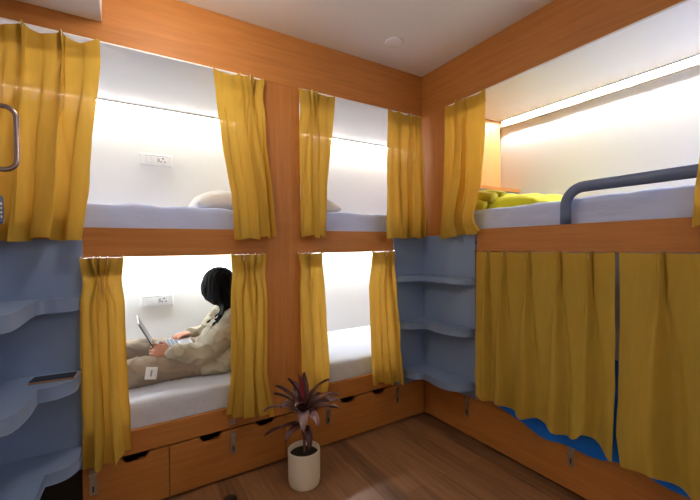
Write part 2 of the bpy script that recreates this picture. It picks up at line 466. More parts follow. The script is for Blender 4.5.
# ------------------------------------------------------------------ pillows and quilt
def cushion(name, label, cat, mat, c, size, rz, tilt, group=None, seed=0):
    b = bmesh.new(); n = 40
    top, bot = [], []
    for i in range(n+1):
        ra, rb = [], []
        for j in range(n+1):
            u, v = i/n*2-1, j/n*2-1
            h = (max(0, 1-abs(u)**3.2)*max(0, 1-abs(v)**3.2))**.5
            pin = 1-.07*(abs(u)**2)*(1-abs(v))*0-.05*(1-abs(v)**2)*abs(u)**4
            x, y = u*size[0]/2*pin, v*size[1]/2*(1-.05*(1-abs(u)**2)*abs(v)**4)
            w = .016*fb((x, y, 0), (9, 9, 1), seed)*h+.008*fb((x, y, 0), (24, 24, 1), seed)*h
            ra.append(b.verts.new((x, y, h*size[2]*.62+w))); rb.append(b.verts.new((x, y, -h*size[2]*.38+w*.3)))
        top.append(ra); bot.append(rb)
    for i in range(n):
        for j in range(n):
            b.faces.new((top[i][j], top[i+1][j], top[i+1][j+1], top[i][j+1]))
            b.faces.new((bot[i][j], bot[i][j+1], bot[i+1][j+1], bot[i+1][j]))
    bmesh.ops.remove_doubles(b, verts=b.verts, dist=1e-4)
    b.transform(Euler((0, tilt, rz)).to_matrix().to_4x4())
    o = obj(name, b, mat, None, True); o.location = c
    return tag(o, label, cat, group)
cushion('pillow', 'white pillow in the upper left berth beside the gathered curtain', 'pillow', M['pillow'], (-1.32, .50, 1.522), (.42, .58, .15), 0, -.06, 'white bed pillows', 1)
cushion('pillow', 'white pillow in the upper middle berth, mostly behind a curtain', 'pillow', M['pillow'], (-.79, .45, 1.528), (.40, .56, .15), 0, .08, 'white bed pillows', 2)

q = bmesh.new()
def qpart(f, nu, nv):
    g_ = [[q.verts.new(f(i/nu, j/nv)) for j in range(nv+1)] for i in range(nu+1)]
    for i in range(nu):
        for j in range(nv): q.faces.new((g_[i][j], g_[i+1][j], g_[i+1][j+1], g_[i][j+1]))
def qsoft(u, v):
    y = -.235-.66*u; x = .11+.52*v
    e = (max(0, 1-abs(2*u-1)**4)*max(0, 1-abs(2*v-1)**4))**.5
    h = e*(.105*(1-u**3*.55))+e*.022*fb((x, y, 0), (9, 9, 1), 3)+e*.010*fb((x, y, 0), (22, 22, 1), 5)
    return (x, y, 1.480+h)
qpart(qsoft, 50, 50)
qo = obj('quilt', q, M['quilt'], None, True)
tag(qo, 'lime yellow quilt bundled on the pale sheet below the ledge', 'quilt')
rl = bmesh.new()
for k, (x, z, r, ln) in enumerate([(.085, 1.525, .040, .24), (.13, 1.578, .044, .27), (.21, 1.592, .042, .28)]):
    pp = catmull([(x+.01*fb((k, i, 0), (1, 3, 1), 2), -.25-ln*i/5, z-.03*(i/5)**2+.008*fb((k, i, 1), (1, 2, 1), 7)) for i in range(6)], 6)
    tube(pp, [r*(.75+.25*math.sin(PI*min(1, (i+3)/(len(pp)+5)))+.10*fb((i*.4, k, 0), (1, 1, 1), 3)) for i in range(len(pp))], 14, rl)
ro = obj('rolled_edge', rl, plain('olive quilt lining', srgb(178, 166, 34), .85, bump=.35, bscale=30), qo, True)
ro['label'] = 'olive rolled edge of the quilt'

# ------------------------------------------------------------------ curtains
def curtain(label, plane, Lf, Rt, pleats, group, extra=3, seed=0, amp=.022, sag=.018, zb=0, slack=None, drift=.0, rows=70, soft=.020, wave=1, front=.012):
    zt = Lf[0][1]; zt = max(Lf[0][1], Rt[0][1])
    sL, sR = Lf[0][0], Rt[0][0]
    f = (lambda s, d, z: Vector((s, -d, z))) if plane == 'A' else (lambda s, d, z: Vector((-d, s, z)))
    sgn = 1 if sR > sL else -1
    W0 = abs(sR-sL)
    top = zt+.012
    root = thing('curtain', label, 'curtain', f((sL+sR)/2, front, top), group)
    pu = sorted((p-sL)/(sR-sL) for p in pleats)
    hooks = sorted([.02]+pu+[.98])
    nU = max(80, int(W0/.0030)); nV = rows
    lowL, lowR = Lf[-1][1], Rt[-1][1]
    def point(u, v, back=0):
        zz = top+(lowL+(lowR-lowL)*u-top)*v
        l = interp(Lf, zz); r = interp(Rt, zz); w = abs(r-l)
        s = l+(r-l)*u
        # folds open out from the pinched pleats: one steep flank, one soft
        d = 0; ds = 0
        for k, p in enumerate(pu):
            c = p+drift*v*(p-.5)+.05*fb((v*2.0, k*3.1, 0), (1, 1, 1), seed)*v*min(1, .25/W0)
            dist = (u-c)*w; side = 1 if (k+seed) % 2 else -1
            if plane == 'B' and zt < 1.5: side = -1
            wd = .011+soft*sstep(.08, .8, v)
            pin = math.exp(-(v-.12)**2/.005)
            wd *= (1-.5*pin)
            x = dist*side
            e = math.exp(-(x/wd)**2) if x > 0 else math.exp(-(x/(wd*.30))**2)
            a = amp*(.75+.75*v)+.008*pin
            d += a*e
            d -= .016*pin*math.exp(-((x+.007)/.0045)**2)
            ds += -side*.010*e*sstep(.1, .5, v)
            d -= amp*.7*math.exp(-((x+wd*.75)/(wd*.45))**2)*(.4+.6*v)
            s += -dist*.45*pin*math.exp(-(dist/.05)**2)
        ph = seed*1.3
        t = extra*u+ph/6.28+.16*fb((u*2, v*1.8, 0), (1, 1, 1), seed+5)
        cs = math.cos(2*PI*t)
        wv = math.copysign(abs(cs)**.75, cs)
        gain = wave*(.25+.75*sstep(.05, .7, v))
        d += amp*.8*wv*gain
        ds += amp*.42*math.sin(4*PI*t)*gain
        edge = sstep(0, .06, u)*sstep(0, .06, 1-u)
        s += ds*edge
        d += .005*fb((s*14, v*6, 0), (1, 1, 1), seed+11)*sstep(0, .3, v)
        d += (.012 if plane == 'A' or zt > 1.5 else .045)*v                                   # hangs a little forward of the rail
        s += .004*fb((s*10, v*9, 2), (1, 1, 1), seed)*v
        # heading droops between the hooks
        for a, c in zip(hooks, hooks[1:]):
            if a <= u <= c:
                t = (u-a)/(c-a); zz -= sag*min(1, (c-a)*W0/.12)*4*t*(1-t)*(1-v)**6
        zz += v**6*(.006*math.sin(u*17+seed)+.3*(.010)*wv)
        if slack: zz += slack(u, v, s)
        return f(s, max(front+.004, front+amp*.8+d)-back, zz)
    b = bmesh.new()
    g = [[b.verts.new(point(i/nU, j/nV)) for j in range(nV+1)] for i in range(nU+1)]
    for i in range(nU):
        for j in range(nV): b.faces.new((g[i][j], g[i+1][j], g[i+1][j+1], g[i][j+1]))
    obj('drape', b, M['curtain'], root, True)
    b = bmesh.new(); vt = .085/max(.2, top-lowL)
    g = [[b.verts.new(point(i/nU, vt*j/8, .004)) for j in range(9)] for i in range(nU+1)]
    for i in range(nU):
        for j in range(8): b.faces.new((g[i][j], g[i+1][j], g[i+1][j+1], g[i][j+1]))
    obj('heading_tape', b, M['tape'], root, True)
    for u in hooks:
        p = point(u, .012, .006)
        zr = top+.004
        dd = -.002
        hk = tube([p+Vector((0, 0, -.02)), p+Vector((0, 0, .004)), f((p.x if plane == 'A' else p.y), front-.006, zr)], .0022, 6)
        obj('hook', hk, M['plastic'], root, True)
    return root
GU, GL = 'mustard curtains of the upper berths', 'mustard curtains of the lower berths'
curtain('wide mustard curtain at far left of the upper left berth, behind the metal handle', 'A',
        [(-2.62, 2.176), (-2.60, 1.290)], [(-1.966, 2.176), (-1.963, 2.081), (-1.979, 1.922), (-2.001, 1.74), (-2.011, 1.561), (-2.028, 1.405), (-2.044, 1.296)],
        [-2.50, -2.36, -2.227, -2.10], GU, 5, 1, .034, .030)
curtain('mustard curtain gathered against the post on the upper left berth', 'A',
        [(-1.479, 2.178), (-1.467, 2.009), (-1.446, 1.835), (-1.418, 1.665), (-1.394, 1.532), (-1.384, 1.296)],
        [(-1.212, 2.178), (-1.209, 1.826), (-1.178, 1.545), (-1.162, 1.312)], [-1.348, -1.297, -1.268], GU, 2.5, 2, .028, .02)
curtain('narrow mustard curtain on the post side of the upper middle berth', 'A',
        [(-.999, 2.178), (-.999, 1.848), (-.995, 1.315)], [(-.756, 2.178), (-.778, 1.928), (-.816, 1.615), (-.831, 1.315)], [-.927, -.885], GU, 2, 3, .028, .015)
curtain('mustard curtain on the corner side of the upper middle berth', 'A',
        [(-.345, 2.178), (-.378, 1.675), (-.385, 1.306)], [(-.039, 2.178), (-.033, 1.841), (-.026, 1.484), (-.027, 1.306)], [-.253, -.15, -.085], GU, 3, 4, .028, .018)
curtain('mustard curtain at the corner end of the upper right berth', 'B',
        [(-.262, 2.178), (-.264, 1.667), (-.236, 1.296)], [(-.584, 2.178), (-.592, 1.904), (-.572, 1.632), (-.516, 1.444), (-.525, 1.39), (-.572, 1.335)],
        [-.369, -.418], GU, 3, 5, .028, .012)
curtain('mustard curtain bunched against the left steps on the lower left berth', 'A',
        [(-2.056, 1.2035), (-2.056, .787), (-2.054, .275)], [(-1.889, 1.2035), (-1.888, .975), (-1.881, .652), (-1.868, .318)], [-2.005, -1.978, -1.948], GL, 2.5, 6, .026, .003)
curtain('mustard curtain hiding the back of the seated person', 'A',
        [(-1.404, 1.2035), (-1.413, .559), (-1.440, .362)], [(-1.212, 1.2035), (-1.218, .778), (-1.228, .573), (-1.188, .312)], [-1.340, -1.31, -1.263], GL, 2.5, 7, .026, .003)
curtain('narrow mustard curtain behind the plant on the lower middle berth', 'A',
        [(-1.012, 1.2035), (-1.008, .902), (-.996, .345)], [(-.856, 1.2035), (-.840, .888), (-.829, .442), (-.843, .375)], [-.965, -.938], GL, 1.5, 8, .020, .003)
curtain('mustard curtain beside the corner steps on the lower middle berth', 'A',
        [(-.487, 1.2035), (-.522, .984), (-.523, .606), (-.514, .338)], [(-.290, 1.2035), (-.275, .891), (-.244, .487), (-.223, .299)], [-.379, -.336], GL, 2.5, 9, .026, .003)
def lift(u, v, s):        # far corner of this hem is folded up
    return v**5*.035*math.exp(-((u-.93)/.10)**2)*0+v**8*(.028*math.sin((s+.5)*26)*sstep(.1, .3, u)*.35+.045*math.exp(-((u-.86)/.05)**2)-.03*math.exp(-((u-.98)/.05)**2))
curtain('wide mustard curtain closed across the lower right berth, nearer the corner', 'B',
        [(-.512, 1.2005), (-.520, .80), (-.538, .345)], [(-1.256, 1.2005), (-1.265, .869), (-1.270, .626), (-1.262, .322)], [-.590, -.701, -.850, -1.009, -1.152], GL, 4, 10, .027, .004, slack=lift, rows=90, soft=.045, wave=.35)
curtain('wide mustard curtain closed across the lower right berth, at the right edge', 'B',
        [(-1.272, 1.2005), (-1.280, .871), (-1.274, .426), (-1.290, .306)], [(-2.02, 1.2005), (-2.02, .27)], [-1.421, -1.62, -1.82], GL, 4, 11, .027, .004, slack=lambda u, v, s: v**8*.014*math.sin(s*21), rows=90, soft=.06, wave=.35)
curtain('mustard curtain hanging at the right edge, behind the straight run of the guard bar', 'B',
        [(-1.548, 2.178), (-1.545, 1.75), (-1.517, 1.42), (-1.512, 1.315)], [(-1.90, 2.178), (-1.92, 1.315)], [-1.66, -1.75], GU, 3, 12, .022, .012)

def track(label, plane, s0, s1, z):
    f = (lambda a, c, d0, d1, z0, z1: (a, c, d0, d1, z0, z1)) if plane == 'A' else (lambda a, c, d0, d1, z0, z1: (d0, d1, a, c, z0, z1))
    t = thing('curtain_track', label, 'curtain track', (s0, 0, z) if plane == 'A' else (0, s0, z), 'white curtain tracks')
    box('rail', M['plastic'], *f(min(s0, s1), max(s0, s1), -.012, .012, z, z+.008), .0015, t)
    for s in (s0, s1): box('end_cap', M['grey'], *f(s-.006, s+.006, -.013, .013, z-.001, z+.0085), .001, t)
track('white curtain track under the valance of the upper left berth', 'A', -3.0, -1.215, 2.1905)
track('white curtain track under the valance of the upper middle berth', 'A', -.98, -.02, 2.1905)
track('white curtain track under the valance of the upper right berth', 'B', -.25, -2.9, 2.1905)

# ------------------------------------------------------------------ steps
def step_outline(*arcs):
    out = []
    for ctrl in arcs: out += [(p.x, p.y) for p in catmull([(x, y, 0) for x, y in ctrl], 10)]
    return [p for k, p in enumerate(out) if k == 0 or (Vector(p)-Vector(out[k-1])).length > 1e-5]
def step(parent, a, b, base, zt, th=.045):
    """one wavy step: two rounded arms that meet in a sharp inner corner"""
    return obj('step', prism(step_outline(a, b)+base, lambda u, v, d: (u, v, d), zt-th, zt, .002), M['blue'], parent)
st = thing('step_unit', 'blue grey unit of three wavy steps in the corner between the bunks', 'steps', (-.1, -.1, .27), 'blue grey climbing steps')
box('back_panel', M['blue'], -.28, -.0005, -.004, -.0002, .27, 1.32, .001, st)
box('side_panel', M['blue'], -.004, -.0002, -.4715, -.0045, .27, 1.32, .001, st)
cb = [(-.0045, -.0045)]
step(st, [(-.279, -.0048), (-.273, -.026), (-.235, -.052), (-.16, -.066), (-.078, -.080)], [(-.078, -.080), (-.076, -.16), (-.088, -.26), (-.085, -.35), (-.060, -.425), (-.028, -.456), (-.0048, -.468)], cb, 1.045)
step(st, [(-.262, -.0048), (-.258, -.036), (-.230, -.074), (-.18, -.100), (-.117, -.117)], [(-.117, -.117), (-.112, -.18), (-.125, -.28), (-.118, -.36), (-.088, -.425), (-.042, -.458), (-.0048, -.469)], cb, .718)
step(st, [(-.222, -.0048), (-.220, -.060), (-.208, -.106), (-.182, -.136), (-.148, -.148)], [(-.148, -.148), (-.152, -.21), (-.168, -.29), (-.158, -.37), (-.114, -.432), (-.052, -.462), (-.0048, -.470)], cb, .378)

s2 = thing('step_unit', 'blue grey unit of wavy steps at the far left, holding the phone', 'steps', (-2.24, -.2, 0), 'blue grey climbing steps')
box('back_panel', M['blue'], -2.3348, -2.045, -.004, -.0002, .27, 1.30, .001, s2)
box('side_panel', M['blue'], -2.45, -2.335, -.475, -.0002, 0, 1.272, .002, s2)
cl = [(-2.3347, -.0045)]
step(s2, [(-2.058, -.0048), (-2.061, -.026), (-2.085, -.048), (-2.13, -.062), (-2.176, -.064), (-2.196, -.100)], [(-2.196, -.100), (-2.200, -.18), (-2.200, -.29), (-2.2005, -.38), (-2.210, -.435), (-2.245, -.466), (-2.295, -.473), (-2.3347, -.474)], cl, 1.045, .058)
step(s2, [(-2.058, -.0048), (-2.060, -.060), (-2.066, -.135), (-2.10, -.180), (-2.135, -.200), (-2.178, -.203)], [(-2.178, -.203), (-2.178, -.30), (-2.186, -.38), (-2.203, -.445), (-2.240, -.468), (-2.29, -.473), (-2.3347, -.474)], cl, .720, .055)
step(s2, [(-2.058, -.0048), (-2.060, -.060), (-2.064, -.125), (-2.09, -.168), (-2.125, -.186), (-2.163, -.188)], [(-2.163, -.188), (-2.166, -.26), (-2.167, -.35), (-2.182, -.42), (-2.220, -.460), (-2.28, -.472), (-2.3347, -.474)], cl, .378, .047)

# phone on the middle left step
ph = thing('smartphone', 'black smartphone lying on the middle step at the far left', 'phone', (-2.14, -.105, .7205))
R = Matrix.Translation((-2.140, -.100, .7205)) @ Matrix.Rotation(math.radians(-6), 4, 'Z')
for nm, mt, sx, sy, z0, z1 in (('body', M['rose'], .150, .074, 0, .008), ('screen', M['glass'], .144, .069, .0075, .0092)):
    bb = boxb(-sx/2, sx/2, -sy/2, sy/2, z0, z1, .0022); bb.transform(R)
    obj(nm, bb, mt, ph)

# ------------------------------------------------------------------ grab handle on the neighbouring bunk's post
pst = box('trim_6', M['woodV'], -2.445, -2.40, -.36, -.24, 1.2725, 2.287, .002); struct(pst)
hz0, hz1, hx = 1.535, 1.755, -2.203
def rr(cx, cz, a0, a1, r=.035):
    return [(cx+r*math.cos(a0+(a1-a0)*i/8), -.30, cz+r*math.sin(a0+(a1-a0)*i/8)) for i in range(9)]
hp = [(-2.399, -.30, hz1)]+rr(hx-.035, hz1-.035, PI/2, 0)+rr(hx-.035, hz0+.035, 0, -PI/2)+[(-2.399, -.30, hz0)]
gh = thing('grab_handle', 'dark bronze tubular grab handle at the left edge in front of the curtain', 'handle', (-2.398, -.30, 1.64))
obj('bar', tube(hp, .0088, 12, up=(0, 1, 0)), M['bronze'], gh, True)
for z in (hz0, hz1):
    fl = bmesh.new(); bmesh.ops.create_cone(fl, cap_ends=True, segments=24, radius1=.018, radius2=.016, depth=.005)
    fl.transform(Matrix.Translation((-2.3965, -.30, z)) @ Matrix.Rotation(PI/2, 4, 'Y')); obj('flange', fl, M['bronze'], gh)
hg = thing('hanging_grip', 'dark grey cylindrical grip hanging by an orange cord under the bronze handle', 'grip', (-2.252, -.30, 1.345))
gp = lathe([(0, 0), (.009, .0), (.012, .008), (.0125, .05), (.011, .088), (.007, .098), (0, .099)], (-2.252, -.30, 1.345), 20)
obj('grip_body', gp, M['rail'], hg, True)
obj('cord', tube(catmull([(-2.252, -.30, 1.44), (-2.251, -.296, 1.48), (-2.252, -.291, 1.535), (-2.252, -.300, 1.545), (-2.253, -.309, 1.535), (-2.253, -.304, 1.48), (-2.252, -.30, 1.44)], 6), .0022, 8), M['orange'], hg, True)
mk = bmesh.new()
for i in range(4): boxb(-2.2465, -2.2425, -.3122, -.3105, 1.365+i*.015, 1.373+i*.015, 0, bm=mk)
mo = obj('marking', mk, M['plastic'], hg); mo['kind'] = 'stuff'

# ------------------------------------------------------------------ ceiling details
cv = lathe([(0, -.006), (.045, -.006), (.054, -.004), (.056, 0), (0, 0)], (-.466, -.258, 2.4998), 40)
tag(obj('ceiling_cover', cv, M['ceil'], None, True), 'round white cover plate flush on the ceiling near the corner', 'cover plate')
lp = thing('pendant_lamp', 'round white globe lamp hanging from the ceiling beside the lowered ceiling box', 'lamp', (-1.68, -.64, 2.4998))
obj('ceiling_rose', lathe([(0, 0), (.05, 0), (.05, -.015), (.04, -.022), (0, -.022)], (-1.68, -.64, 2.4998)), M['plastic'], lp, True)
obj('cord', tube([(-1.68, -.64, 2.478), (-1.68, -.64, 2.47)], .003, 8), M['dark'], lp, True)
obj('cap', lathe([(0, .012), (.02, .012), (.024, 0), (.024, -.012), (0, -.012)], (-1.68, -.64, 2.462)), M['steel'], lp, True)
gb = bmesh.new(); ball(Vector((-1.68, -.64, 2.368)), (.068, .068, .068), gb); obj('globe', gb, M['lamp'], lp, True)

l2 = thing('fill_lamp', 'flush round fill lamp added out of view at the front end of the room', 'lamp', (-1.05, -2.45, 2.4998))  # added fill light, out of view, brightens the right curtains and corner steps
obj('fill_lamp_base', lathe([(0, 0), (.12, 0), (.12, -.015), (.11, -.02), (0, -.02)], (-1.05, -2.45, 2.4998)), M['plastic'], l2, True)
obj('fill_lamp_shade', lathe([(.105, -.0205), (.102, -.035), (.085, -.055), (.05, -.068), (0, -.073)], (-1.05, -2.45, 2.4998)), M['lamp_fill'], l2, True)

# ------------------------------------------------------------------ socket plates
def socket(label, x, z):
    t = thing('socket_plate', label, 'socket', (x, .849, z), 'white socket plates on the berth walls')
    obj('plate', boxb(x-.1, x+.1, .836, .8495, z-.04, z+.04, .006, 3), M['plastic'], t)
    for k in range(2):
        obj('switch', boxb(x-.066+k*.031, x-.038+k*.031, .831, .8365, z-.022, z+.022, .002), M['plastic'], t)
    so_ = obj('socket', boxb(x+.004, x+.066, .833, .8365, z-.026, z+.026, .002), M['plastic'], t)
    for dx, dz, r in ((0, .013, .005), (-.012, -.009, .0042), (.012, -.009, .0042)):
        h = bmesh.new(); bmesh.ops.create_cone(h, cap_ends=True, segments=16, radius1=r, radius2=r, depth=.003)
        h.transform(Matrix.Translation((x+.040+dx, .8325, z+dz)) @ Matrix.Rotation(PI/2, 4, 'X')); obj('pin_hole', h, M['dark'], so_)
    sl = obj('usb_port', boxb(x+.010, x+.018, .832, .8335, z-.012, z+.012, 0), M['grey'], so_)
    obj('frame', boxb(x-.07, x+.07, .8345, .8362, z+.027, z+.030, 0), M['grey'], t)
socket('white socket plate on the upper left berth wall', -1.69, 1.866)
socket('white socket plate on the wall behind the laptop', -1.697, .893)

# ------------------------------------------------------------------ potted plant
pc = Vector((-1.090, -.240, 0))
pt = thing('potted_plant', 'plum leaved plant in a cream cylindrical pot on the floor', 'plant', pc)
obj('pot', lathe([(0, 0), (.074, 0), (.080, .006), (.084, .03), (.085, .12), (.085, .178), (.0845, .183), (.081, .185), (.077, .181), (.076, .145), (0, .145)], pc, 56), M['pot'], pt, True)
obj('soil', lathe([(0, .163), (.03, .161), (.0755, .156), (.0755, .147), (0, .147)], pc, 36), M['soil'], pt, True)
sp = catmull([pc+Vector((0, 0, .155)), pc+Vector((.004, 0, .26)), pc+Vector((0, .004, .33)), pc+Vector((-.002, 0, .385))], 6)
obj('stem', tube(sp, [.0075-.002*i/len(sp) for i in range(len(sp))], 10), M['stem'], pt, True)
obj('stem', tube(catmull([pc+Vector((.03, .01, .155)), pc+Vector((.022, .006, .26)), pc+Vector((.010, .004, .345))], 6), .005, 8), M['stem'], pt, True)
def leaf(az, el, ln, wd, droop, z0, mat, twist=0):
    b = bmesh.new(); n, m_ = 18, 6
    d = Vector((math.cos(az), math.sin(az), 0)); side = Vector((-math.sin(az), math.cos(az), 0))
    p = pc+Vector((0, 0, z0-.028)); a = el; rows_ = []; stp = ln/n
    for i in range(n+1):
        t = i/n; tang = d*math.cos(a)+Vector((0, 0, 1))*math.sin(a); up = side.cross(tang)*-1
        w = wd*(.16+.84*math.sin(PI*min(1, t*1.02)**.8)**.9)*(1 if t < .97 else .5)
        if t > .999: w = .0006
        tw = twist*t
        s_ = side*math.cos(tw)+up*math.sin(tw); u_ = up*math.cos(tw)-side*math.sin(tw)
        rows_.append([b.verts.new(p+s_*(w*(j/m_*2-1))+u_*(abs(j/m_*2-1)*w*.35+.004*math.sin(t*9+j))) for j in range(m_+1)])
        p = p+tang*stp; a -= droop/n*(.3+1.4*t)
    for i in range(n):
        for j in range(m_): b.faces.new((rows_[i][j], rows_[i+1][j], rows_[i+1][j+1], rows_[i][j+1]))
    o = obj('leaf', b, mat, pt, True)
    md = o.modifiers.new('t', 'SOLIDIFY'); md.thickness = .0012
    return o
rightv = math.radians(-31.7)      # screen right, seen from the doorway side
for az, el, ln, wd, dr, z0, mt, tw in [
    (150, 66, .23, .036, .9, .38, 'leaf', .2), (165, 80, .22, .036, .6, .39, 'leaf', .3), (120, 86, .20, .026, .25, .40, 'leafred', .1), (60, 80, .21, .030, .5, .40, 'leaf', .1),
    (150, 36, .23, .026, 1.4, .38, 'leafgrey', .4), (170, 8, .21, .024, .7, .34, 'leaf', .3), (200, 55, .20, .034, 1.3, .39, 'leaf', -.2), (140, 50, .20, .034, .9, .39, 'leaf', .5),
    (-20, 46, .22, .030, 1.2, .40, 'leafgrey', -.4), (-35, 34, .20, .030, 1.0, .38, 'leaf', -.3), (0, 62, .22, .032, 1.1, .41, 'leaf', -.5), (-5, 26, .22, .026, .8, .39, 'leafgrey', .3), (-50, 50, .18, .032, 1.0, .39, 'leaf', .1),
    (-80, 26, .15, .028, 2.0, .40, 'leafgrey', .2), (-115, 30, .18, .030, 2.1, .40, 'leafgrey', .1), (-130, 60, .18, .032, 1.4, .40, 'leaf', .1), (-60, 66, .17, .032, .9, .40, 'leaf', .1),
    (90, 60, .20, .032, .8, .39, 'leaf', .2), (35, 40, .18, .030, 1.1, .37, 'leaf', .2), (-100, 2, .15, .026, 1.2, .33, 'leaf', .1), (-150, 15, .16, .026, 1.3, .34, 'leaf', .1)]:
    leaf(math.radians(az), math.radians(el), ln, wd, dr, z0, M[mt], tw)

# dark toe of a shoe just inside the bottom edge
sh = bmesh.new()
lst = [(0, .028, .022), (.03, .036, .034), (.08, .045, .044), (.14, .043, .052), (.20, .036, .062), (.25, .033, .070), (.275, .022, .066)]
rg = []
for d_, w, h in lst:
    rg.append([sh.verts.new((w*math.cos(2*PI*k/16), -d_, .006+max(0, .5+.5*math.sin(2*PI*k/16))*h)) for k in range(16)])
for A_, B_ in zip(rg, rg[1:]):
    for k in range(16): sh.faces.new((A_[k], A_[(k+1) % 16], B_[(k+1) % 16], B_[k]))
sh.faces.new(rg[0][::-1]); sh.faces.new(rg[-1])
shoe = thing('shoe', 'black shoe toe on the floor at the bottom edge, left of the pot', 'shoe', (-1.455, -.24, 0))
T = Matrix.Translation((-1.455, -.165, 0)) @ Matrix.Rotation(math.radians(-20), 4, 'Z')
sh.transform(T); su = obj('upper', sh, M['dark'], shoe, True)
sl_ = prism([(w*1.04*s, -d_) for s in (1,) for d_, w, h in lst]+[(-w*1.04, -d_) for d_, w, h in lst[::-1]], lambda u, v, d: T @ Vector((u, v, d)), 0, .010)
obj('sole', sl_, M['dark'], shoe)

# ------------------------------------------------------------------ laptop
lt_ = thing('laptop', 'open silver laptop on the lap of the seated person', 'laptop', (-1.635, .45, .655))
obj('base', boxb(-1.735, -1.535, .30, .60, .660, .672, .004), M['silver'], lt_)
kb = bmesh.new()
for i in range(5):
    for j in range(12):
        boxb(-1.712+i*.0205, -1.695+i*.0205, .318+j*.0222, .3365+j*.0222, .671, .674, .0008, 1, kb)
ko = obj('keyboard', kb, M['keys'], lt_); ko['kind'] = 'stuff'
obj('touchpad', boxb(-1.60, -1.548, .40, .50, .6715, .6726, .0004), M['grey'], lt_)
ang = math.radians(27)
LT = Matrix.Translation((-1.735, 0, .664)) @ Matrix.Rotation(-ang, 4, 'Y')
lid = boxb(-.008, 0, .30, .60, 0, .200, .003); lid.transform(LT); lo_ = obj('lid', lid, M['silver'], lt_)
sc_ = boxb(0, .0012, .306, .594, .010, .194, .0004); sc_.transform(LT); obj('screen', sc_, M['screen'], lo_)
ed = boxb(-.0065, -.0015, .2985, .301, .004, .192, .0006); ed.transform(LT); obj('edge_band', ed, M['dark'], lo_)
obj('hinge', tube([(-1.7365, .33, .664), (-1.7365, .57, .664)], .0055, 12), M['dark'], lt_, True)

# ------------------------------------------------------------------ person
hc = Vector((-1.372, .47, 1.005))
HR = Matrix.Rotation(math.radians(-42), 3, 'Z') @ Matrix.Rotation(math.radians(-16), 3, 'Y')   # faces -x, turned to the wall, chin down
def hp_(x, y, z): return hc+HR @ Vector((x, y, z))
bm = bmesh.new()
ball(hc, (.092, .074, .100), bm, HR)                               # cranium
ball(hp_(-.030, 0, -.058), (.060, .056, .062), bm, HR)             # jaw
limb([hp_(-.088, 0, .012), hp_(-.098, 0, -.012), hp_(-.108, 0, -.030)], [.008, .010, .013], 3, bm=bm)   # nose
limb([hp_(-.086, -.018, -.062), hp_(-.092, 0, -.061), hp_(-.086, .018, -.062)], [.005, .007, .005], 3, bm=bm)   # lips
limb([hp_(-.084, -.016, -.071), hp_(-.089, 0, -.072), hp_(-.084, .016, -.071)], [.005, .007, .005], 3, bm=bm)
for s in (-1, 1):
    ball(hp_(.006, s*.074, -.018), (.018, .009, .028), bm, HR)     # ears
limb([(-1.305, .45, .84), (-1.325, .455, .89), hp_(.015, 0, -.06)], [.056, .048, .047], 5, bm=bm)   # neck
limb([(-1.205, .44, .62), (-1.215, .445, .70), (-1.255, .45, .79), (-1.295, .45, .845)], [.105, .105, .115, .075], 5, bm=bm, flat=(.8, 1.25), up=(1, 0, 0))
limb([(-1.30, .31, .815), (-1.29, .45, .835), (-1.30, .60, .815)], [.050, .056, .050], 5, bm=bm)
ARML = [(-1.305, .295, .815), (-1.41, .25, .71), (-1.495, .235, .632), (-1.60, .250, .655), (-1.678, .262, .660)]
ARMR = [(-1.305, .610, .815), (-1.375, .655, .71), (-1.415, .670, .640), (-1.465, .645, .665), (-1.525, .610, .690)]
for A_ in (ARML, ARMR): limb(A_, [.046, .041, .036, .032, .024], 5, bm=bm)
LEGL = [(-1.225, .36, .610), (-1.42, .30, .585), (-1.645, .275, .585), (-1.86, .285, .578), (-2.06, .30, .562)]
LEGR = [(-1.225, .53, .610), (-1.45, .56, .590), (-1.655, .585, .600), (-1.86, .575, .620), (-2.05, .57, .568)]
for A_ in (LEGL, LEGR):
    limb(A_, [.085, .076, .056, .052, .036], 5, bm=bm)
    e = Vector(A_[-1]); limb([e+Vector((.01, 0, 0)), e+Vector((-.05, 0, .01)), e+Vector((-.07, 0, .07)), e+Vector((-.085, 0, .13))], [.036, .036, .034, .022], 4, bm=bm)
# hands: palm, four unequal bent fingers, thumb from the side of the palm
def hand(w, d, up, curl, bm, thumb=1):
    w = Vector(w); d = Vector(d).normalized(); up = Vector(up); up = (up-d*up.dot(d)).normalized(); sd = d.cross(up)*thumb
    limb([w-d*.015, w+d*.02, w+d*.06], [.022, .027, .026], 4, bm=bm, flat=(.5, 1.25), up=up)
    tips = []
    for k, (ln, off) in enumerate([(.066, .030), (.075, .011), (.070, -.009), (.054, -.027)]):
        p = w+d*.062+sd*off; a = .25*curl; pts_ = [p-d*.02, p]
        for f in (.45, .32, .23):
            dv = d*math.cos(a)-up*math.sin(a); p = p+dv*ln*f; pts_.append(p); a += .75*curl
        limb(pts_, [.0080, .0080, .0074, .0068, .0060], 3, bm=bm, seg=8); tips.append((pts_[-1], pts_[-1]-pts_[-2], up))
    t0 = w+d*.012+sd*.022
    limb([t0, t0+d*.022+sd*.020-up*.006, t0+d*.045+sd*.028-up*.016, t0+d*.062+sd*.024-up*.028], [.011, .010, .0088, .007], 3, bm=bm, seg=8)
    return tips
tipL = hand((-1.682, .264, .662), (-.75, .30, .28), (-.25, -.85, .45), .95, bm, 1)
tipR = hand((-1.528, .608, .692), (-.80, -.42, -.02), (0, 0, 1), .75, bm, 1)
person = remeshed('person', bm, M['skin'], .0036, None, 3)
for v in person.data.vertices:
    if v.co.z < .512: v.co.z = .512+(v.co.z-.512)*.05
tag(person, 'long haired person in a beige coat sitting in the lower left berth with a laptop', 'person')
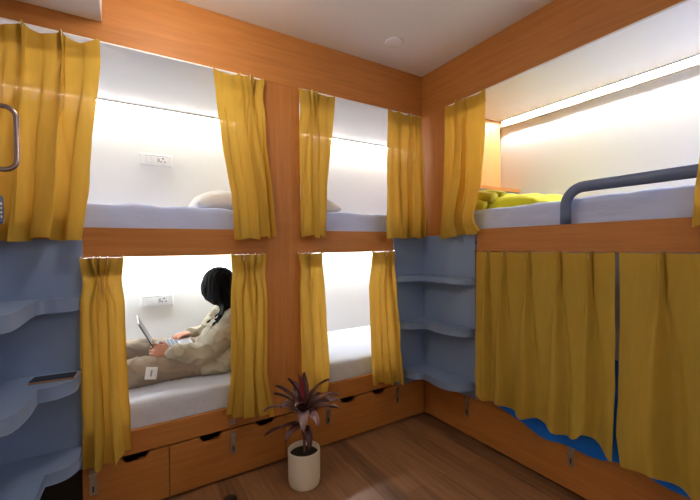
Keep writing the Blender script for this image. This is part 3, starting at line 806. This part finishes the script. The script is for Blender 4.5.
# eyes
ey = bmesh.new()
for s in (-1, 1): ball(hp_(-.083, s*.028, .006), (.009, .012, .009), ey, HR, 12, 8)
eo = obj('eyes', ey, M['eye'], person, True)
nl = bmesh.new()
for p, d, up in tipR+tipL:
    ball(p+up*.0035, (.0055, .005, .0035), nl, None, 8, 6)
no = obj('fingernails', nl, M['nail'], person, True); no['label'] = 'red fingernails'
# coat
bm = bmesh.new()
limb([(-1.235, .44, .575), (-1.225, .445, .68), (-1.262, .45, .79), (-1.302, .45, .850)], [.140, .128, .136, .090], 6, bm=bm, flat=(.78, 1.30), up=(1, 0, 0), seg=20)
limb([(-1.305, .300, .812), (-1.295, .45, .835), (-1.305, .605, .812)], [.068, .080, .068], 6, bm=bm)
for A_, k in ((ARML, 1), (ARMR, -1)):
    limb(A_[:4]+[Vector(A_[4])*.82+Vector(A_[3])*.18], [.070, .068, .064, .058, .044], 6, bm=bm, seg=16)
# front of the coat falling over the lap
limb([(-1.37, .40, .80), (-1.43, .40, .72), (-1.475, .41, .655), (-1.50, .42, .635)], [.055, .065, .06, .045], 5, bm=bm, flat=(.7, 1.6), up=(1, 0, 0))
limb([(-1.25, .27, .63), (-1.38, .235, .575), (-1.50, .225, .555)], [.080, .066, .035], 5, bm=bm)
# collar
tube([(-1.325+.078*math.cos(a), .452+.078*math.sin(a), .848+.02*math.cos(a)) for a in [2*PI*i/24 for i in range(24)]], .026, 10, bm, closed=True)
def wr(p):
    t = noise.noise(Vector((p.x*16, p.y*10, p.z*16+2)))
    r = 1-abs(noise.noise(Vector((p.x*13+p.z*9, p.y*7, p.z*15-p.x*6+5))))*2
    return .006*t+.009*r**3 - .002
co = remeshed('coat', bm, M['coat'], .0065, person, 4, wr)
# trousers
bm = bmesh.new()
for A_ in (LEGL, LEGR):
    limb(A_, [.096, .084, .073, .078, .064], 6, bm=bm, seg=18)
limb([(-1.24, .34, .61), (-1.215, .445, .62), (-1.24, .55, .61)], [.10, .11, .10], 5, bm=bm)
# loose cloth between and over the legs
limb([(-1.35, .44, .575), (-1.60, .43, .560), (-1.85, .43, .565), (-2.0, .43, .555)], [.10, .085, .075, .06], 5, bm=bm, flat=(.55, 1.3), up=(0, 0, 1))
limb([(-1.72, .47, .60), (-1.82, .50, .640), (-1.95, .50, .655)], [.04, .055, .05], 5, bm=bm)
tr = remeshed('trousers', bm, M['trousers'], .0065, person, 4, wr)
for v in tr.data.vertices:
    if v.co.z < .507: v.co.z = .507+(v.co.z-.507)*.05
for v in co.data.vertices:
    if v.co.z < .509: v.co.z = .509+(v.co.z-.509)*.05
for me_ in (tr, co):
    for v in me_.data.vertices: v.co.x = min(v.co.x, -1.112)
# label patch on the near trouser leg
PT = Matrix.Translation((-1.775, .1895, .590)) @ Matrix.Rotation(math.radians(10), 4, 'Y') @ Matrix.Rotation(math.radians(-14), 4, 'X')
pb = boxb(-.028, .028, -.004, .006, -.032, .032, .003); pb.transform(PT); po = obj('patch', pb, M['plastic'], tr); po['label'] = 'white cloth patch'
pm = bmesh.new(); boxb(-.004, .004, -.0055, -.003, -.016, .016, 0, bm=pm); pm.transform(PT); obj('patch_print', pm, M['grey'], tr)
# hair
bm = bmesh.new()
ball(hc+Vector((.012, -.004, .014)), (.108, .094, .110), bm, HR)
ball(hc+Vector((.020, -.010, -.035)), (.092, .088, .100), bm, HR)
ball(hp_(-.040, -.034, -.012), (.056, .050, .080), bm, HR)
ball(hp_(.0, -.058, -.045), (.060, .034, .075), bm, HR)
random.seed(5)
for k in range(46):
    a = math.radians(random.uniform(-105, 45))             # round the back and both sides of the head
    st_ = hc+Vector((.075*math.cos(a)+.01, .080*math.sin(a), random.uniform(-.03, .05)))
    fx = random.uniform(-.015, .06)
    m1 = st_+Vector((.01*math.cos(a)+.004, .014*math.sin(a), -.075)); e = Vector((-1.325+fx, .455+.13*math.sin(a)+random.uniform(-.02, .02), random.uniform(.73, .83)))
    limb([st_, m1, m1*.55+e*.45+Vector((0, -.012 if math.sin(a) < 0 else .012, .01)), e], [.020, .019, .014, .005], 4, bm=bm, seg=8)
for k in range(9):                                          # strands falling forward over the near side of the cheek and shoulder
    y = .385+.008*k; st_ = hc+Vector((-.010-.004*k, y-.47, -.02))
    limb([st_, st_+Vector((.020, -.012, -.07)), (-1.375, y-.085, .858), (-1.435+random.uniform(-.04, .03), y-.105, .79+random.uniform(-.03, .03))], [.010, .008, .006, .0035], 4, bm=bm, seg=8)
hr = remeshed('hair', bm, M['hair'], .0048, person, 2, lambda p: .007*noise.noise(Vector((p.x*60, p.y*60, p.z*7))))

# ------------------------------------------------------------------ camera
yaw, pitch, roll, fpx = math.radians(58.31244802), math.radians(-.53260349), math.radians(-.659989), 363.667
f_ = Vector((math.cos(yaw)*math.cos(pitch), math.sin(yaw)*math.cos(pitch), math.sin(pitch)))
r_ = Vector((math.sin(yaw), -math.cos(yaw), 0)); u_ = r_.cross(f_)
c, s = math.cos(roll), math.sin(roll)
rx, uy = c*r_+s*u_, -s*r_+c*u_
cam = bpy.data.cameras.new('camera'); co_ = bpy.data.objects.new('camera', cam); COL.objects.link(co_)
Mc = Matrix((rx, uy, -f_)).transposed().to_4x4(); Mc.translation = (-1.88186, -2.01167, 1.25175)
co_.matrix_world = Mc
cam.sensor_fit = 'HORIZONTAL'; cam.sensor_width = 36; cam.lens = 36*fpx/700; cam.clip_start = .02
S.camera = co_

w = bpy.data.worlds.new('world'); S.world = w; w.use_nodes = True
w.node_tree.nodes['Background'].inputs[0].default_value = (.02, .02, .02, 1)
S.view_settings.view_transform = 'Standard'; S.view_settings.look = 'None'
S.view_settings.gamma = 1; S.view_settings.use_curve_mapping = False
S.view_settings.exposure = 0
S.cycles.max_bounces = 8; S.cycles.diffuse_bounces = 5; S.cycles.use_denoising = True
